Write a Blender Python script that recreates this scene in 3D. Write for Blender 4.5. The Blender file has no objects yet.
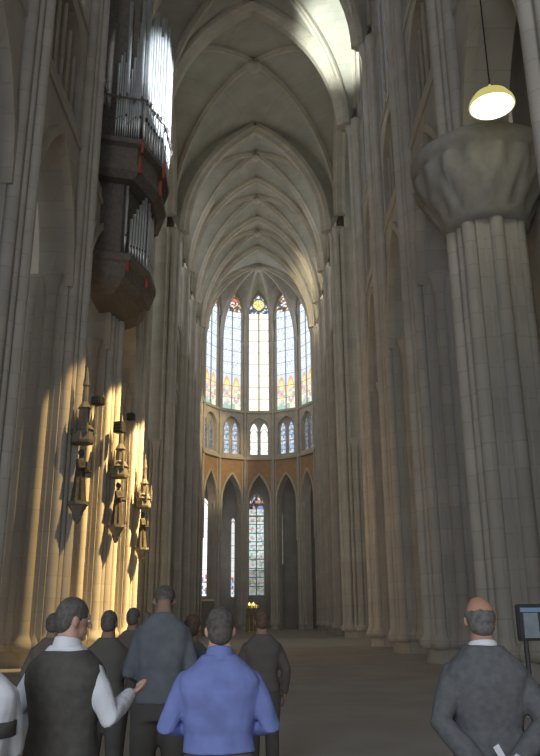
import bpy, bmesh, math, random
from mathutils import Vector, Matrix, noise, Euler

random.seed(7)
SC = bpy.context.scene
COL = SC.collection
PI = math.pi
R = math.radians

# ------------------------------------------------------------------ camera
CX, CZ = 0.72, 1.65
F = 760.0
PITCH, YAW, ROLL = 17.3, -0.43, 0.4
cam_d = bpy.data.cameras.new('camera')
cam_d.sensor_fit = 'VERTICAL'
cam_d.sensor_height = 36.0
cam_d.sensor_width = 36.0 * 540 / 756
cam_d.lens = F * 36.0 / 756
cam_d.clip_end = 500
cam = bpy.data.objects.new('camera', cam_d)
COL.objects.link(cam)
cam.location = (CX, 0, CZ)
cam.rotation_euler = (Matrix.Rotation(R(YAW), 3, 'Z') @ Matrix.Rotation(R(90 + PITCH), 3, 'X') @ Matrix.Rotation(R(-ROLL), 3, 'Z')).to_euler()
SC.camera = cam
CAMM = cam.rotation_euler.to_matrix()


def at(px, py, D):
    """world point on the sight line of a photo pixel at ground distance D"""
    d = CAMM @ Vector(((px - 270) / F, (378 - py) / F, -1))
    return Vector((CX, 0, CZ)) + d * (D / d.y)


vs = SC.view_settings
vs.view_transform = 'Standard'
vs.look = 'None'
vs.exposure = 0.0
vs.gamma = 1.0
vs.use_curve_mapping = False
try:
    SC.cycles.use_denoising = True
    SC.cycles.max_bounces = 9
    SC.cycles.diffuse_bounces = 7
    SC.cycles.sample_clamp_indirect = 4
except Exception:
    pass


# --------------------------------------------------------------- materials
def mat(name, col, rough=0.8, metal=0.0, vary=0.12, scale=3.0, bump=0.0, spec=0.3, col2=None):
    m = bpy.data.materials.new(name)
    m.use_nodes = True
    nt = m.node_tree
    b = nt.nodes['Principled BSDF']
    b.inputs['Roughness'].default_value = rough
    b.inputs['Metallic'].default_value = metal
    b.inputs['Specular IOR Level'].default_value = spec
    tc = nt.nodes.new('ShaderNodeTexCoord')
    n = nt.nodes.new('ShaderNodeTexNoise')
    n.inputs['Scale'].default_value = scale
    n.inputs['Detail'].default_value = 6
    nt.links.new(tc.outputs['Object'], n.inputs['Vector'])
    r = nt.nodes.new('ShaderNodeValToRGB')
    c2 = col2 or tuple(c * (1 - vary * 2) for c in col)
    r.color_ramp.elements[0].position = 0.3
    r.color_ramp.elements[1].position = 0.7
    r.color_ramp.elements[0].color = (*c2, 1)
    r.color_ramp.elements[1].color = (*[min(1, c * (1 + vary)) for c in col], 1)
    nt.links.new(n.outputs['Fac'], r.inputs['Fac'])
    nt.links.new(r.outputs['Color'], b.inputs['Base Color'])
    if bump:
        bp = nt.nodes.new('ShaderNodeBump')
        bp.inputs['Strength'].default_value = bump
        bp.inputs['Distance'].default_value = 0.02
        nt.links.new(n.outputs['Fac'], bp.inputs['Height'])
        nt.links.new(bp.outputs['Normal'], b.inputs['Normal'])
    return m


def stone_mat(name, col, course=0.9, mortar=0.86):
    """ashlar: coursed blocks of slightly different tone with thin joints"""
    m = bpy.data.materials.new(name)
    m.use_nodes = True
    nt = m.node_tree
    L = nt.links.new
    b = nt.nodes['Principled BSDF']
    b.inputs['Roughness'].default_value = 0.85
    b.inputs['Specular IOR Level'].default_value = 0.2
    tc = nt.nodes.new('ShaderNodeTexCoord')
    sx = nt.nodes.new('ShaderNodeSeparateXYZ')
    L(tc.outputs['Object'], sx.inputs[0])
    ad = nt.nodes.new('ShaderNodeMath')
    ad.operation = 'ADD'
    L(sx.outputs[0], ad.inputs[0])
    L(sx.outputs[1], ad.inputs[1])
    cb = nt.nodes.new('ShaderNodeCombineXYZ')
    L(ad.outputs[0], cb.inputs[0])
    L(sx.outputs[2], cb.inputs[1])
    br = nt.nodes.new('ShaderNodeTexBrick')
    br.inputs['Scale'].default_value = 1.0
    br.inputs['Brick Width'].default_value = course * 1.9
    br.inputs['Row Height'].default_value = course
    br.inputs['Mortar Size'].default_value = 0.02
    br.inputs['Color1'].default_value = (*[c * 1.03 for c in col], 1)
    br.inputs['Color2'].default_value = (*[c * 0.93 for c in col], 1)
    br.inputs['Mortar'].default_value = (*[c * mortar for c in col], 1)
    L(cb.outputs[0], br.inputs['Vector'])
    n = nt.nodes.new('ShaderNodeTexNoise')
    n.inputs['Scale'].default_value = 0.6
    n.inputs['Detail'].default_value = 8
    L(tc.outputs['Object'], n.inputs['Vector'])
    r = nt.nodes.new('ShaderNodeValToRGB')
    r.color_ramp.elements[0].color = (0.85, 0.84, 0.83, 1)
    r.color_ramp.elements[1].color = (1.06, 1.05, 1.03, 1)
    r.color_ramp.elements[0].position = 0.3
    r.color_ramp.elements[1].position = 0.7
    L(n.outputs['Fac'], r.inputs['Fac'])
    mx = nt.nodes.new('ShaderNodeMix')
    mx.data_type = 'RGBA'
    mx.blend_type = 'MULTIPLY'
    mx.inputs['Factor'].default_value = 1
    L(br.outputs['Color'], mx.inputs[6])
    L(r.outputs['Color'], mx.inputs[7])
    L(mx.outputs[2], b.inputs['Base Color'])
    return m


def glass_mat(name, strength):
    """daylit stained glass: colours come from the pieces of glass"""
    m = bpy.data.materials.new(name)
    m.use_nodes = True
    nt = m.node_tree
    for n in list(nt.nodes):
        nt.nodes.remove(n)
    o = nt.nodes.new('ShaderNodeOutputMaterial')
    e = nt.nodes.new('ShaderNodeEmission')
    a = nt.nodes.new('ShaderNodeVertexColor')
    a.layer_name = 'glass'
    e.inputs['Strength'].default_value = strength
    nt.links.new(a.outputs['Color'], e.inputs['Color'])
    nt.links.new(e.outputs[0], o.inputs[0])
    return m


def emit_mat(name, col, strength):
    m = bpy.data.materials.new(name)
    m.use_nodes = True
    nt = m.node_tree
    for n in list(nt.nodes):
        nt.nodes.remove(n)
    o = nt.nodes.new('ShaderNodeOutputMaterial')
    e = nt.nodes.new('ShaderNodeEmission')
    e.inputs['Color'].default_value = (*col, 1)
    e.inputs['Strength'].default_value = strength
    nt.links.new(e.outputs[0], o.inputs[0])
    return m


M = {}
M['stone'] = stone_mat('stone', (0.60, 0.57, 0.52))
M['stone_pier'] = stone_mat('stone_pier', (0.61, 0.58, 0.53), course=0.75)
M['web'] = stone_mat('web_stone', (0.55, 0.545, 0.49), course=0.45, mortar=0.9)
M['rib'] = stone_mat('rib_stone', (0.63, 0.59, 0.51), course=0.8)
M['dark_stone'] = mat('dark_stone', (0.12, 0.11, 0.095), 0.9, bump=0.4)
M['plain'] = mat('carved_stone', (.40, .385, .355), .85, scale=4, vary=.06, bump=.3)  # capital stone, toned darker than its pier to offset frontal light
M['shade_stone'] = stone_mat('shaded_stone', (0.33, 0.31, 0.28))  # wall stone darkened in colour for the dimness behind the apse arches
M['darker_stone'] = mat('darkened_stone', (0.24, 0.22, 0.19), 0.9, bump=.3)  # toned down: shade of under-lit canopies and consoles put into the colour
M['painted'] = mat('painted_spandrel', (0.50, 0.31, 0.18), 0.85, scale=1.6, col2=(0.40, 0.29, 0.19))
M['floor'] = stone_mat('floor_tiles', (0.50, 0.47, 0.44), course=0.8, mortar=0.8)
M['oak'] = mat('organ_oak', (0.22, 0.20, 0.18), 0.6, scale=6)
M['red'] = mat('red_paint', (0.50, 0.09, 0.05), 0.5)
M['tin'] = mat('tin_pipe', (0.72, 0.76, 0.80), 0.34, metal=0.72, vary=0.05)
M['black'] = mat('black_metal', (0.05, 0.05, 0.05), 0.5)
M['gold'] = mat('gilding', (0.8, 0.55, 0.15), 0.35, metal=0.7)
M['linen'] = mat('altar_linen', (0.7, 0.68, 0.62), 0.9)
M['glass_centre'] = glass_mat('glass_centre', 1.35)
M['glass_side'] = glass_mat('glass_side', 1.25)
M['glass_trif'] = glass_mat('glass_triforium', 0.85)
M['glass_dim'] = glass_mat('glass_dim', 0.3)
M['glass_low'] = glass_mat('glass_chapel', 0.9)
M['glass_choir'] = glass_mat('glass_choir', 0.8)
M['glass_nave'] = glass_mat('glass_nave', 0.11)
M['opal'] = emit_mat('opal_shade', (.95, .85, .28), .6)
M['lamp'] = emit_mat('lamp_bulb', (1.0, 0.97, 0.72), 6.0)
M['candle'] = emit_mat('candle_flame', (1.0, 0.72, 0.25), 3.0)


# ----------------------------------------------------------------- helpers
def link(name, me, m=None, parent=None, smooth=False):
    o = bpy.data.objects.new(name, me)
    COL.objects.link(o)
    if m is not None and not me.materials:
        me.materials.append(m)
    if parent is not None:
        o.parent = parent
    if smooth:
        for p in me.polygons:
            p.use_smooth = True
    return o


def from_bm(name, bm, m, parent=None, smooth=False, matrix=None):
    bmesh.ops.recalc_face_normals(bm, faces=bm.faces)
    if matrix is not None:
        bm.transform(matrix)
    me = bpy.data.meshes.new(name)
    bm.to_mesh(me)
    bm.free()
    return link(name, me, m, parent, smooth)


def thing(name, label, cat, loc=(0, 0, 0), rz=0.0, group=None):
    o = bpy.data.objects.new(name, None)
    COL.objects.link(o)
    o.location = loc
    o.rotation_euler = (0, 0, rz)
    o['label'] = label
    o['category'] = cat
    if group:
        o['group'] = group
    return o


def struct(name, loc=(0, 0, 0)):
    o = bpy.data.objects.new(name, None)
    COL.objects.link(o)
    o.location = loc
    o['kind'] = 'structure'
    return o


def box(bm, x0, x1, y0, y1, z0, z1):
    v = [bm.verts.new((x, y, z)) for z in (z0, z1) for y in (y0, y1) for x in (x0, x1)]
    for f in ((0, 2, 3, 1), (4, 5, 7, 6), (0, 1, 5, 4), (2, 6, 7, 3), (0, 4, 6, 2), (1, 3, 7, 5)):
        bm.faces.new([v[i] for i in f])


def loft(bm, rings, cap=True):
    rv = [[bm.verts.new(p) for p in ring] for ring in rings]
    n = len(rv[0])
    for a, b in zip(rv, rv[1:]):
        for i in range(n):
            bm.faces.new((a[i], a[(i + 1) % n], b[(i + 1) % n], b[i]))
    if cap:
        bm.faces.new(rv[0][::-1])
        bm.faces.new(rv[-1])


def circ(cx, cy, z, rx, ry=None, n=16, a0=0.0):
    ry = rx if ry is None else ry
    return [(cx + rx * math.cos(a0 + 2 * PI * i / n), cy + ry * math.sin(a0 + 2 * PI * i / n), z) for i in range(n)]


def lathe(bm, prof, cx=0, cy=0, n=16):
    loft(bm, [circ(cx, cy, z, max(r, 0.001), n=n) for r, z in prof])


def tube(bm, pts, radii, n=10, caps=True, flat=1.0):
    """tapered tube through points, rounded ends"""
    pts = [Vector(p) for p in pts]
    if not isinstance(radii, (list, tuple)):
        radii = [radii] * len(pts)
    radii = list(radii)
    if caps:
        d0 = (pts[0] - pts[1]).normalized()
        d1 = (pts[-1] - pts[-2]).normalized()
        pts = [pts[0] + d0 * radii[0] * 0.85, pts[0] + d0 * radii[0] * 0.5] + pts + [pts[-1] + d1 * radii[-1] * 0.5, pts[-1] + d1 * radii[-1] * 0.85]
        radii = [radii[0] * 0.5, radii[0] * 0.87] + radii + [radii[-1] * 0.87, radii[-1] * 0.5]
    rings = []
    ref = None
    for i, p in enumerate(pts):
        t = (pts[min(i + 1, len(pts) - 1)] - pts[max(i - 1, 0)]).normalized()
        if ref is None:
            ref = Vector((1, 0, 0)) if abs(t.x) < 0.8 else Vector((0, 1, 0))
        u = (ref - t * ref.dot(t)).normalized()
        w = t.cross(u)
        ref = u
        r = radii[i]
        rings.append([tuple(p + u * (r * math.cos(2 * PI * k / n)) + w * (r * flat * math.sin(2 * PI * k / n))) for k in range(n)])
    loft(bm, rings)


def ellipsoid(bm, c, rx, ry, rz, nu=18, nv=12, mtx=None):
    rings = []
    for j in range(1, nv):
        a = PI * j / nv
        ring = []
        for i in range(nu):
            b = 2 * PI * i / nu
            p = Vector((rx * math.sin(a) * math.cos(b), ry * math.sin(a) * math.sin(b), -rz * math.cos(a)))
            if mtx:
                p = mtx @ p
            ring.append(tuple(p + Vector(c)))
        rings.append(ring)
    loft(bm, rings)


def pointed(a, h, n=10):
    """half of a pointed arch: list of (distance from springer, height), springer to apex"""
    r = (h * h + a * a) / (2 * a)
    fm = math.acos(max(-1, min(1, (r - a) / r)))
    return [(r - r * math.cos(fm * i / n), r * math.sin(fm * i / n)) for i in range(n + 1)]


def arch_outline(w, oz0, sp, ap, n=10):
    h = pointed(w, ap - sp, n)
    left = [(-w + d, sp + z) for d, z in h]
    right = [(-x, z) for x, z in reversed(left[:-1])]
    return [(-w, oz0)] + left + right + [(w, oz0)]


def frame(p, out):
    """local u along wall, v outward, z up"""
    out = Vector(out).normalized()
    u = Vector((0, 0, 1)).cross(out) * -1
    return Matrix(((u.x, out.x, 0, p[0]), (u.y, out.y, 0, p[1]), (0, 0, 1, p[2] if len(p) > 2 else 0), (0, 0, 0, 1)))


def panel(name, W, z0, z1, w, oz0, sp, ap, depth, mtx, m, parent):
    bm = bmesh.new()
    ol = arch_outline(w, oz0, sp, ap)

    def quad(pts, v):
        f = [bm.verts.new((u, v, z)) for u, z in pts]
        bm.faces.new(f)
    for v in (0, depth):
        if oz0 > z0 + 1e-4:
            quad([(-W, z0), (W, z0), (W, oz0), (-W, oz0)], v)
        for s in (-1, 1):
            quad([(s * W, oz0), (s * w, oz0), (s * w, sp), (s * W, sp)], v)
            quad([(s * W, sp), (s * w, sp), (s * w, z1), (s * W, z1)], v)
        for p, q in zip(ol[1:-1], ol[2:-1]):
            quad([p, q, (q[0], z1), (p[0], z1)], v)
    for p, q in zip(ol, ol[1:]):
        vv = [bm.verts.new(c) for c in ((p[0], 0, p[1]), (q[0], 0, q[1]), (q[0], depth, q[1]), (p[0], depth, p[1]))]
        bm.faces.new(vv)
    bmesh.ops.remove_doubles(bm, verts=bm.verts, dist=0.001)
    return from_bm(name, bm, m, parent, matrix=mtx)


def sweep(bm, path, prof, side):
    """profile (across, inward) along a path; side = horizontal vector across"""
    rings = []
    side = Vector(side).normalized()
    path = [Vector(p) for p in path]
    for i, p in enumerate(path):
        t = (path[min(i + 1, len(path) - 1)] - path[max(i - 1, 0)]).normalized()
        inw = side.cross(t).normalized()
        rings.append((p, inw))
    # keep the inward side pointing down at the crown
    flip = -1 if rings[-1][1].z > 0 else 1
    loft(bm, [[tuple(p + side * a + inw * flip * b) for a, b in prof] for p, inw in rings])


def mould(w, d):
    return [(-w, -0.05), (w, -0.05), (w, d * 0.45), (w * 0.62, d * 0.62), (w * 0.45, d), (-w * 0.45, d), (-w * 0.62, d * 0.62), (-w, d * 0.45)]


def bar_curve(bm, pts, r, n=6):
    tube(bm, pts, r, n=n, caps=False)


# ---------------------------------------------------------------- setting
WALLX = 6.9
PIERX = 7.5
VA = 6.3           # vault half span at springing
ZS, ZC = 32.4, 42.8
NAVE = [13.4, 20.8, 28.2, 35.6, 43.0]
CHOIR = [57.5, 65.2, 72.7, 79.6]
AC = Vector((0, 85.7, 0))
AR = 6.62

# floor
bm = bmesh.new()
box(bm, -40, 40, -12, 112, -0.3, 0)
fl = from_bm('floor', bm, M['floor'])
fl['kind'] = 'structure'


# --- vault
def curve3(p0, p1, z_ap, n=14):
    """pointed curve from springer p0 up to the point above p1 (x,y) at height z_ap"""
    p0 = Vector(p0)
    d = Vector((p1[0] - p0.x, p1[1] - p0.y, 0))
    a = d.length
    d.normalize()
    return [Vector((p0.x + d.x * t, p0.y + d.y * t, p0.z + z)) for t, z in pointed(a, z_ap - p0.z, n)]


def half_cell(bm, A, B, n=5):
    rows = []
    for p, q in zip(A, B):
        rows.append([bm.verts.new(p.lerp(q, i / n)) for i in range(n + 1)])
    for a, b in zip(rows, rows[1:]):
        for i in range(n):
            try:
                bm.faces.new((a[i], a[i + 1], b[i + 1], b[i]))
            except ValueError:
                pass


def rib(name, path, w, d, parent, m='rib'):
    p = Vector(path[-1]) - Vector(path[0])
    side = Vector((0, 0, 1)).cross(Vector((p.x, p.y, 0)).normalized())
    bm = bmesh.new()
    sweep(bm, path, mould(w, d), side)
    return from_bm(name, bm, M[m], parent)


def boss(parent, x, y, z, r=0.45):
    bm = bmesh.new()
    lathe(bm, [(r * 0.3, -0.55), (r * 0.8, -0.45), (r, -0.25), (r * 0.9, 0.0), (r * .5, .1)], n=16)
    o = from_bm('boss', bm, M['rib'], parent, True)
    o.location = (x, y, z)


def vault_bay(y0, y1, big=False, first_rib=False, zc=ZC):
    root = struct('ceiling')
    yc = (y0 + y1) / 2
    bm = bmesh.new()
    zw = zc - 0.7
    for sx in (-1, 1):
        for ya, yb in ((y0, y1), (y1, y0)):
            c = (sx * VA, ya, ZS)
            T = curve3(c, (0, ya), zc - 0.25)
            if big:
                c = (sx * 7.1, ya + (.3 if yb > ya else -.3), ZS + 1.4)
                Tc = curve3(c, (0, ya), zc - 0.25)
                ycc = 49.6
                D = curve3(c, (0, ycc), zc)
                half_cell(bm, D, Tc)
                half_cell(bm, T, Tc)
            else:
                ycc = yc
                D = curve3(c, (0, yc), zc)
                half_cell(bm, D, T)
            if big:
                W = curve3(c, (sx * 7.1, ycc), zc - 0.25)
            else:
                W = curve3((sx * (WALLX - 0.1), ya + (0.25 if yb > ya else -0.25), ZS + 1.2), (sx * (WALLX - 0.1), yc), zw)
            half_cell(bm, D, W)
            rib('diagonal_rib', D, 0.22, 0.42, root)
            if big:
                rib('side_arch_rib', W, 0.5, 0.7, root)
            else:
                rib('wall_rib', W, 0.14, 0.25, root)
            if ya == y1 or first_rib:
                wd = 0.55 if (abs(ya - 43) < 0.1 or abs(ya - 57.5) < .1) else 0.36
                rib('transverse_rib', T, wd, 0.55 if wd < .5 else .75, root)
    bmesh.ops.remove_doubles(bm, verts=bm.verts, dist=0.01)
    o = from_bm('web', bm, M['web'], root, True)
    boss(root, 0, 49.6 if big else yc, zc - 0.4, 0.6 if big else 0.4)
    return root


for a, b in zip(NAVE[1:], NAVE[2:]):
    vault_bay(a, b)
vault_bay(43.0, 57.5, big=True, zc=ZC + 0.4)
for a, b in zip(CHOIR, CHOIR[1:]):
    vault_bay(a, b)
AP_ANG = [-105, -75, -45, -15, 15, 45, 75, 105]
VR = AR / math.cos(R(15))


def apv(ang, r=VR):
    return Vector((AC.x + r * math.sin(R(ang)), AC.y + r * math.cos(R(ang)), 0))


# last straight bay (open three-sided) and apse vault
root = struct('ceiling')
bm = bmesh.new()
key = (0, AC.y - 0.6)
for sx in (-1, 1):
    T = curve3((sx * VA, 79.6, ZS), (0, 79.6), ZC - 0.25)
    v = apv(sx * 105, VA / math.sin(R(75)))
    D = curve3((v.x, v.y, 35.2), key, ZC)
    half_cell(bm, T, D, 8)
prev = None
for i, ang in enumerate(AP_ANG):
    v = apv(ang, 6.75)
    D = curve3((v.x, v.y, 35.2), key, ZC)
    rib('radial_rib', D, 0.2, 0.42, root)
    if prev is not None:
        mid = AC + Vector((math.sin(R(ang - 15)), math.cos(R(ang - 15)), 0)) * (AR - 0.05)
        for vv, DD in ((prev[0], prev[1]), (v, D)):
            e = vv.lerp(Vector((mid.x, mid.y, 0)), 0.06)
            W = curve3((e.x, e.y, 38.2), (mid.x, mid.y), ZC - 0.45)
            half_cell(bm, DD, W)
            rib('wall_rib', W, 0.12, 0.25, root)
    prev = (v, D)
bmesh.ops.remove_doubles(bm, verts=bm.verts, dist=0.01)
from_bm('web', bm, M['web'], root, True)
boss(root, key[0], key[1], ZC - 0.4, 0.55)


# --- stained glass windows
def hsh(*a):
    x = math.sin(sum(v * k for v, k in zip(a, (12.9898, 78.233, 37.719)))) * 43758.5453
    return x - math.floor(x)


FIGC = [(1.0, .55, .12), (1.0, .8, .3), (.35, .5, .95), (.95, .95, .85), (.75, .16, .10), (.9, .85, .5), (.25, .45, .4)]


def d_centre(u, x, z, w, z0, sp, ap):
    if z > sp - 0.2:
        rr = math.hypot(x, z - (sp + .95))
        if rr < 0.88:
            a = math.atan2(x, z - sp - .95)
            k = math.cos(5 * a)
            if rr < 0.2:
                return (.95, .5, .15)
            if rr < 0.55 + 0.2 * k:
                return (.95, .9, .4)
            return (.55, .62, .3) if hsh(round(a * 4), round(rr * 4)) > .4 else (.8, .65, .2)
        return (.08, .1, .22) if hsh(round(x * 5), round(z * 5)) > .45 else (.75, .8, 1.0)
    e = abs(abs(x) - w / 2) / (w / 2)
    if e > 0.86:
        return (.95, .72, .35)
    if (z - z0) % 1.55 < 0.1:
        return (.95, .85, .6)
    if hsh(round(x * 6), round(z * 4)) > 0.93:
        return (.75, .75, .9)
    if hsh(round(x * 4), round(z * 2.5)) > 0.9:
        return (1, .93, .6)
    return (1.0, 1.0, .96)


def d_flank(u, x, z, w, z0, sp, ap):
    if z > sp - 0.2:
        h = hsh(round(x * 4), round(z * 4), 1)
        if h < .35:
            return (.10, .10, .14)
        if h < .6:
            return (.85, .6, .25)
        if h < .8:
            return (.7, .2, .12)
        return (.85, .9, 1)
    f = z - z0
    if f < 4.6:
        e = abs(abs(x) - w / 2) / (w / 2)
        arch = 4.4 - 2.2 * e * e
        if f > arch:
            return (.65, .78, 1.0)
        if f > arch - 0.55:
            return (.95, .52, .22)
        if f > 2.6 and e < 0.35:
            return (.98, .80, .35)
        if f < 0.5:
            return (.9, .9, .7) if hsh(round(x * 3), 7) > .4 else (.4, .6, .5)
        cc = FIGC[int(hsh(round(x * 4.5), round(z * 3.3), 3) * 6.99)]
        return tuple(.68 * a + .27 for a in cc)
    lo = ((x * 1.9 + z * 1.25) % 1.0 < 0.14) or ((x * 1.9 - z * 1.25) % 1.0 < 0.14)
    if lo:
        return (.62, .70, .85)
    if (z % 1.0) < 0.1:
        return (.68, .74, .85)
    h = hsh(round(x * 5), round(z * 3), 5)
    if h > .9:
        return (.5, .62, .95)
    return (.80, .90, 1.0) if h < .6 else (.9, .96, 1.0)


def d_trif(u, x, z, w, z0, sp, ap):
    if (z % .6) < 0.12:
        return (.3, .36, .45)
    h = hsh(round(x * 5), round(z * 3), 5)
    return (.55, .7, 1.0) if h < .5 else ((.9, .95, 1) if h < .9 else (.3, .4, .5))


def d_trif_c(u, x, z, w, z0, sp, ap):
    if (z % .6) < 0.08:
        return (.7, .75, .6)
    h = hsh(round(x * 5), round(z * 3), 5)
    return (1, 1, 1) if h < .7 else ((.8, .9, .8) if h < .9 else (.6, .7, .6))


def d_chapel(u, x, z, w, z0, sp, ap):
    if z > sp - 0.3:
        k = hsh(round(x * 3), round(z * 3), 2)
        return (.04, .05, .08) if k < .4 else ((.8, .4, .2) if k < .6 else ((.85, .9, .95) if k < .85 else (.3, .4, .8)))
    f = (z - z0) % 1.1
    e = abs(abs(x) - w / 2) / (w / 2)
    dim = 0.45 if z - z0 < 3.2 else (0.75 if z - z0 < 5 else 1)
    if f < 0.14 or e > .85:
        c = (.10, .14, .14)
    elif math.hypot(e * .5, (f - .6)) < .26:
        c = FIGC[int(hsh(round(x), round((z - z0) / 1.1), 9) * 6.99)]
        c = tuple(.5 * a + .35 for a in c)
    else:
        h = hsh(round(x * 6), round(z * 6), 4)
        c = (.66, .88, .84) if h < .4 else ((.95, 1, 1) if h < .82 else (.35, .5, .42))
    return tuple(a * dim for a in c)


def d_white(u, x, z, w, z0, sp, ap):
    if z - z0 < 2.6:
        h = hsh(round(x * 4), round(z * 4), 4)
        return (.3, .45, .8) if h < .25 else ((.7, .2, .15) if h < .35 else ((.9, .95, 1) if h < .8 else (.2, .25, .3)))
    return (1, 1, 1) if (z % .9) > .07 else (.8, .9, 1)


def d_plain(u, x, z, w, z0, sp, ap):
    return (.92, .96, 1.0) if hsh(round(x * 2), round(z), 3) < .7 else (1, .9, .7)


def d_green(u, x, z, w, z0, sp, ap):
    return (.12, .16, .11) if hsh(round(x * 6), round(z * 2), 3) < .6 else (.2, .25, .2)


WIN = [0]


def window(mtx, w, z0, sp, ap, design, gm, lights=2, fine=True, rose=True, v=0.25):
    WIN[0] += 1
    root = struct('window_%d' % WIN[0])
    nu = (26 if w > 1 else 8) if fine else 6
    dz = 0.11 if fine else 0.6
    half = pointed(w, ap - sp, 24)

    def wid(z):
        if z <= sp:
            return w
        for (d0, h0), (d1, h1) in zip(half, half[1:]):
            if h1 >= z - sp:
                t = (z - sp - h0) / max(1e-6, h1 - h0)
                return max(0.01, w - (d0 + (d1 - d0) * t))
        return 0.01
    nz = int((ap - z0) / dz)
    bm = bmesh.new()
    cl = bm.loops.layers.color.new('glass')
    zs = [z0 + (ap - z0) * k / nz for k in range(nz + 1)]
    rows = [[bm.verts.new((-wid(z) + 2 * wid(z) * i / nu, v, z)) for i in range(nu + 1)] for z in zs]
    for k in range(nz):
        for i in range(nu):
            f = bm.faces.new((rows[k][i], rows[k][i + 1], rows[k + 1][i + 1], rows[k + 1][i]))
            zc_ = (zs[k] + zs[k + 1]) / 2
            x = sum(vv.co.x for vv in f.verts) / 4
            c = design(x / w, x, zc_, w, z0, sp, ap)
            for lp in f.loops:
                lp[cl] = (*[max(0, a) ** (1 / 2.2) for a in c], 1)
    from_bm('pane', bm, gm, root, matrix=mtx)
    # stone tracery
    r = 0.075 if w > 1 else 0.045
    lsp = sp - 0.3
    bm = bmesh.new()
    bar_curve(bm, [(x, v - 0.06, z) for x, z in arch_outline(w, z0, sp, ap)], r * 1.3)
    from_bm('frame', bm, M['rib'], root, matrix=mtx)
    for k in range(1, lights):
        x = -w + 2 * w * k / lights
        bm = bmesh.new()
        bar_curve(bm, [(x, v - 0.08, z0), (x, v - 0.08, lsp + 0.4)], r)
        from_bm('mullion', bm, M['rib'], root, matrix=mtx)
    if fine:
        lw = w / lights
        for k in range(lights):
            cx = -w + lw * (2 * k + 1)
            bm = bmesh.new()
            bar_curve(bm, [(cx + x, v - 0.08, z) for x, z in arch_outline(lw, lsp - .3, lsp - .3, lsp + lw * 1.3, 6)], r * 0.9)
            from_bm('tracery_arch', bm, M['rib'], root, matrix=mtx)
        if rose:
            rr = w * 0.62
            zc_ = sp + (ap - sp) * (0.40 if w > 1.2 else 0.42)
            bm = bmesh.new()
            bar_curve(bm, [(rr * math.cos(2 * PI * k / 20), v - 0.08, zc_ + rr * math.sin(2 * PI * k / 20)) for k in range(21)], r * .9)
            for q in range(5):
                a = 2 * PI * q / 5 + PI / 2
                bar_curve(bm, [(0.25 * rr * math.cos(a), v - .08, zc_ + .25 * rr * math.sin(a)), (rr * math.cos(a), v - .08, zc_ + rr * math.sin(a))], r * .45)
            from_bm('tracery_rose', bm, M['rib'], root, matrix=mtx)
        # saddle bars
        bm = bmesh.new()
        z = z0 + 1.55
        while z < lsp:
            box(bm, -w, w, v - 0.03, v - 0.01, z - 0.02, z + 0.02)
            z += 1.55
        if len(bm.faces):
            from_bm('saddle_bars', bm, M['black'], root, matrix=mtx)
        else:
            bm.free()
    return root


# --- straight walls of nave and choir
walls = {-1: struct('wall_left'), 1: struct('wall_right')}


def wall_bay(sx, y0, y1, gm, part_of=None):
    yc = (y0 + y1) / 2
    W = (y1 - y0) / 2
    mtx = frame((sx * WALLX, yc, 0), (sx, 0, 0))
    p = walls[sx] if part_of is None else part_of
    w = W - 1.0
    panel('arcade_panel', W, 0, 20.2, w, 0, 13.9, 18.9, 1.2, mtx, M['stone'], p)
    panel('triforium_panel', W, 20.2, 26, w * 0.86, 20.9, 23.2, 25.2, 1.0, mtx, M['stone'], p)
    panel('clerestory_panel', W, 26, 44, w, 26.4, 36.6, 41.4, 0.6, mtx, M['stone'], p)
    bm = bmesh.new()
    sweep(bm, [mtx @ Vector((x, -0.02, z)) for x, z in arch_outline(w + 0.12, 13.9, 13.9, 19.1, 8)], [(-.16, -.16), (.16, -.16), (.16, .16), (-.16, .16)], mtx.to_3x3() @ Vector((0, 1, 0)))
    from_bm('archivolt', bm, M['rib'], p)
    bm = bmesh.new()
    box(bm, -W, W, -0.09, 0.1, 20.05, 20.3)
    box(bm, -W, W, -0.08, 0.1, 25.85, 26.05)
    from_bm('string_course', bm, M['stone'], p, matrix=mtx)
    # triforium back wall and colonnettes
    bm = bmesh.new()
    box(bm, -W, W, 1.0, 1.15, 20.2, 26)
    from_bm('triforium_back', bm, M['stone'], p, matrix=mtx)
    for k in range(-2, 3):
        bm = bmesh.new()
        bar_curve(bm, [(k * w * .3, .2, 20.9), (k * w * .3, .2, 24.9 - abs(k) * .6)], .09)
        from_bm('colonnette', bm, M['rib'], p, matrix=mtx)
    window(mtx, w, 26.4, 36.6, 41.4, d_plain, gm, lights=4, fine=False)


for s in (-1, 1):
    for a, b in zip(NAVE, NAVE[1:]):
        wall_bay(s, a, b, M['glass_nave'])
    for a, b in zip(CHOIR, CHOIR[1:]):
        wall_bay(s, a, b, M['glass_choir'])
    # short bay up to the apse
    wall_bay(s, 79.6, apv(105).y, M['glass_choir'])

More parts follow.
